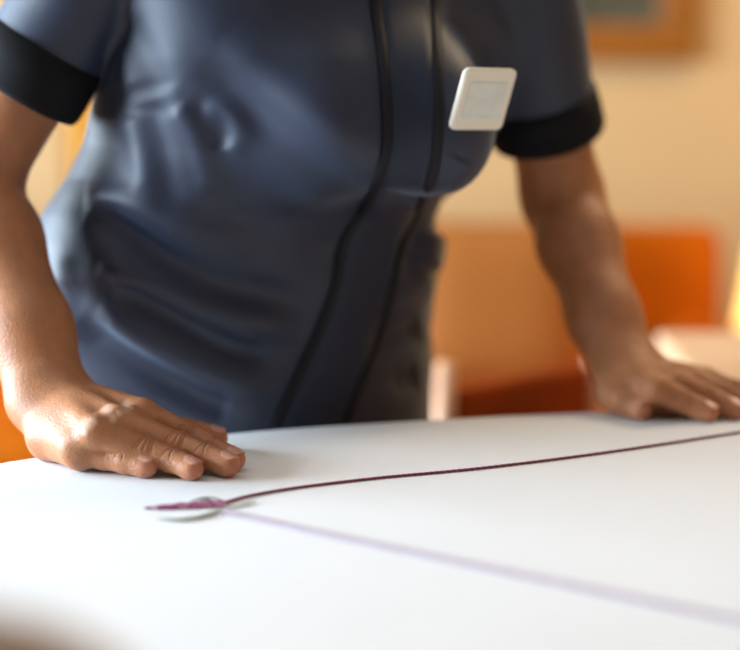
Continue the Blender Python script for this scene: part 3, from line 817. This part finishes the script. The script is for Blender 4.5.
# mustard curtain on the back wall, left
bm = bmesh.new(); n = 90; x0, x1 = at(63, 170, 4.1)[0], -.28; g = []
for z in (.02, .6, 1.3, 2.0, 2.45):
    g.append([[bm.verts.new((x0 + (x1 - x0) * i / n, YB - .10 + d + .028 * math.sin(i / n * 2 * math.pi * 7) * (1 - .2 * z / 2.4), z)) for i in range(n + 1)] for d in (0, .006)])
for A, B in zip(g, g[1:]):
    for q in (0, 1):
        for i in range(n): bm.faces.new((A[q][i], A[q][i + 1], B[q][i + 1], B[q][i]))
    for i in (0, n): bm.faces.new((A[0][i], A[1][i], B[1][i], B[0][i]))
cu_ = from_bm('curtain', bm, M['curtain']); tag(cu_, 'bright mustard yellow curtain hanging between the bent arm and torso', 'curtain')
bm = bmesh.new(); tube(bm, [(x0 - .12, YB - .10, 2.47), (x1 + .12, YB - .10, 2.47)], .012, 12); tube(bm, [(x0 - .1, YB - .10, 2.47), (x0 - .1, YB, 2.47)], .008, 8); tube(bm, [(x1 + .1, YB - .10, 2.47), (x1 + .1, YB, 2.47)], .008, 8)
o = from_bm('curtain_rod', bm, M['metal']); tag(o, 'brass curtain rod above the mustard curtain', 'rod')

# lamp table and lit lamp beyond the sofa
LX, LY = .866, 3.22
st = empty('side_table', (LX, LY, 0)); tag(st, 'small round wooden side table under the yellow lamp', 'table')
bm = bmesh.new(); lathe(bm, [(.001, .43), (.135, .43), (.14, .44), (.135, .452), (.001, .452)], (LX, LY, 0)); from_bm('tabletop', bm, M['table_wood'], st)
bm = bmesh.new(); lathe(bm, [(.001, 0), (.12, 0), (.11, .02), (.022, .04), (.018, .43), (.001, .43)], (LX, LY, 0)); from_bm('pedestal', bm, M['table_wood'], st)
lp = empty('table_lamp', (LX, LY, .452)); tag(lp, 'lit table lamp with glowing yellow shade at right edge', 'lamp')
bm = bmesh.new(); lathe(bm, [(.001, .452), (.065, .452), (.06, .466), (.02, .48), (.03, .53), (.012, .58), (.012, .74), (.001, .74)], (LX, LY, 0)); from_bm('base', bm, M['metal'], lp)
sm = bpy.data.materials.new('lamp_shade'); sm.use_nodes = True; b = sm.node_tree.nodes['Principled BSDF']
b.inputs['Base Color'].default_value = (.8, .5, .15, 1); b.inputs['Emission Color'].default_value = (1, .55, .12, 1); b.inputs['Emission Strength'].default_value = 1.7
bm = bmesh.new(); lathe(bm, [(.18, .64), (.135, .92), (.132, .92), (.177, .64), (.18, .64)], (LX, LY, 0)); from_bm('lamp_shade', bm, sm, lp)

# ================================================================== LIGHT
def area(name, loc, target, sx, sy, power, col):
    l = bpy.data.lights.new(name, 'AREA'); l.shape = 'RECTANGLE'; l.size = sx; l.size_y = sy; l.energy = power; l.color = col
    o = bpy.data.objects.new(name, l); C.objects.link(o); o.location = loc
    o.rotation_euler = (Vector(target) - Vector(loc)).to_track_quat('-Z', 'Y').to_euler(); return o
area('window_daylight', (XL - .30, 1.85, 1.28), (0, 1.68, 1.0), 2.6, 1.35, 450, (.70, .86, 1.0))
area('added_warm_light', (1.5, 3.0, ZT - .06), (1.1, 3.0, 0), .5, .5, 34, (1, .74, .45))  # unseen warm light added at the right rear to rim the far arm
p = bpy.data.lights.new('lamp_bulb', 'POINT'); p.energy = 7; p.color = (1, .62, .25); p.shadow_soft_size = .04
o = bpy.data.objects.new('lamp_bulb', p); C.objects.link(o); o.location = (LX, LY, .78)
w = bpy.data.worlds.new('world'); bpy.context.scene.world = w; w.use_nodes = True
w.node_tree.nodes['Background'].inputs[0].default_value = (.80, .88, 1.0, 1); w.node_tree.nodes['Background'].inputs[1].default_value = .5

# ================================================================== CAMERA
cam = bpy.data.cameras.new('camera'); co_ = bpy.data.objects.new('camera', cam); C.objects.link(co_)
co_.location = (0, 0, ZC); co_.rotation_euler = (math.pi / 2 - PITCH, 0, 0)
cam.sensor_width = 36; cam.lens = FPX * 36 / 740; cam.clip_start = .02
cam.dof.use_dof = True; cam.dof.focus_distance = 1.45; cam.dof.aperture_fstop = cam.lens / 46.0; cam.dof.aperture_blades = 0
sc = bpy.context.scene; sc.camera = co_
sc.view_settings.view_transform = 'Standard'; sc.view_settings.look = 'None'; sc.view_settings.exposure = 0; sc.view_settings.gamma = 1; sc.view_settings.use_curve_mapping = False
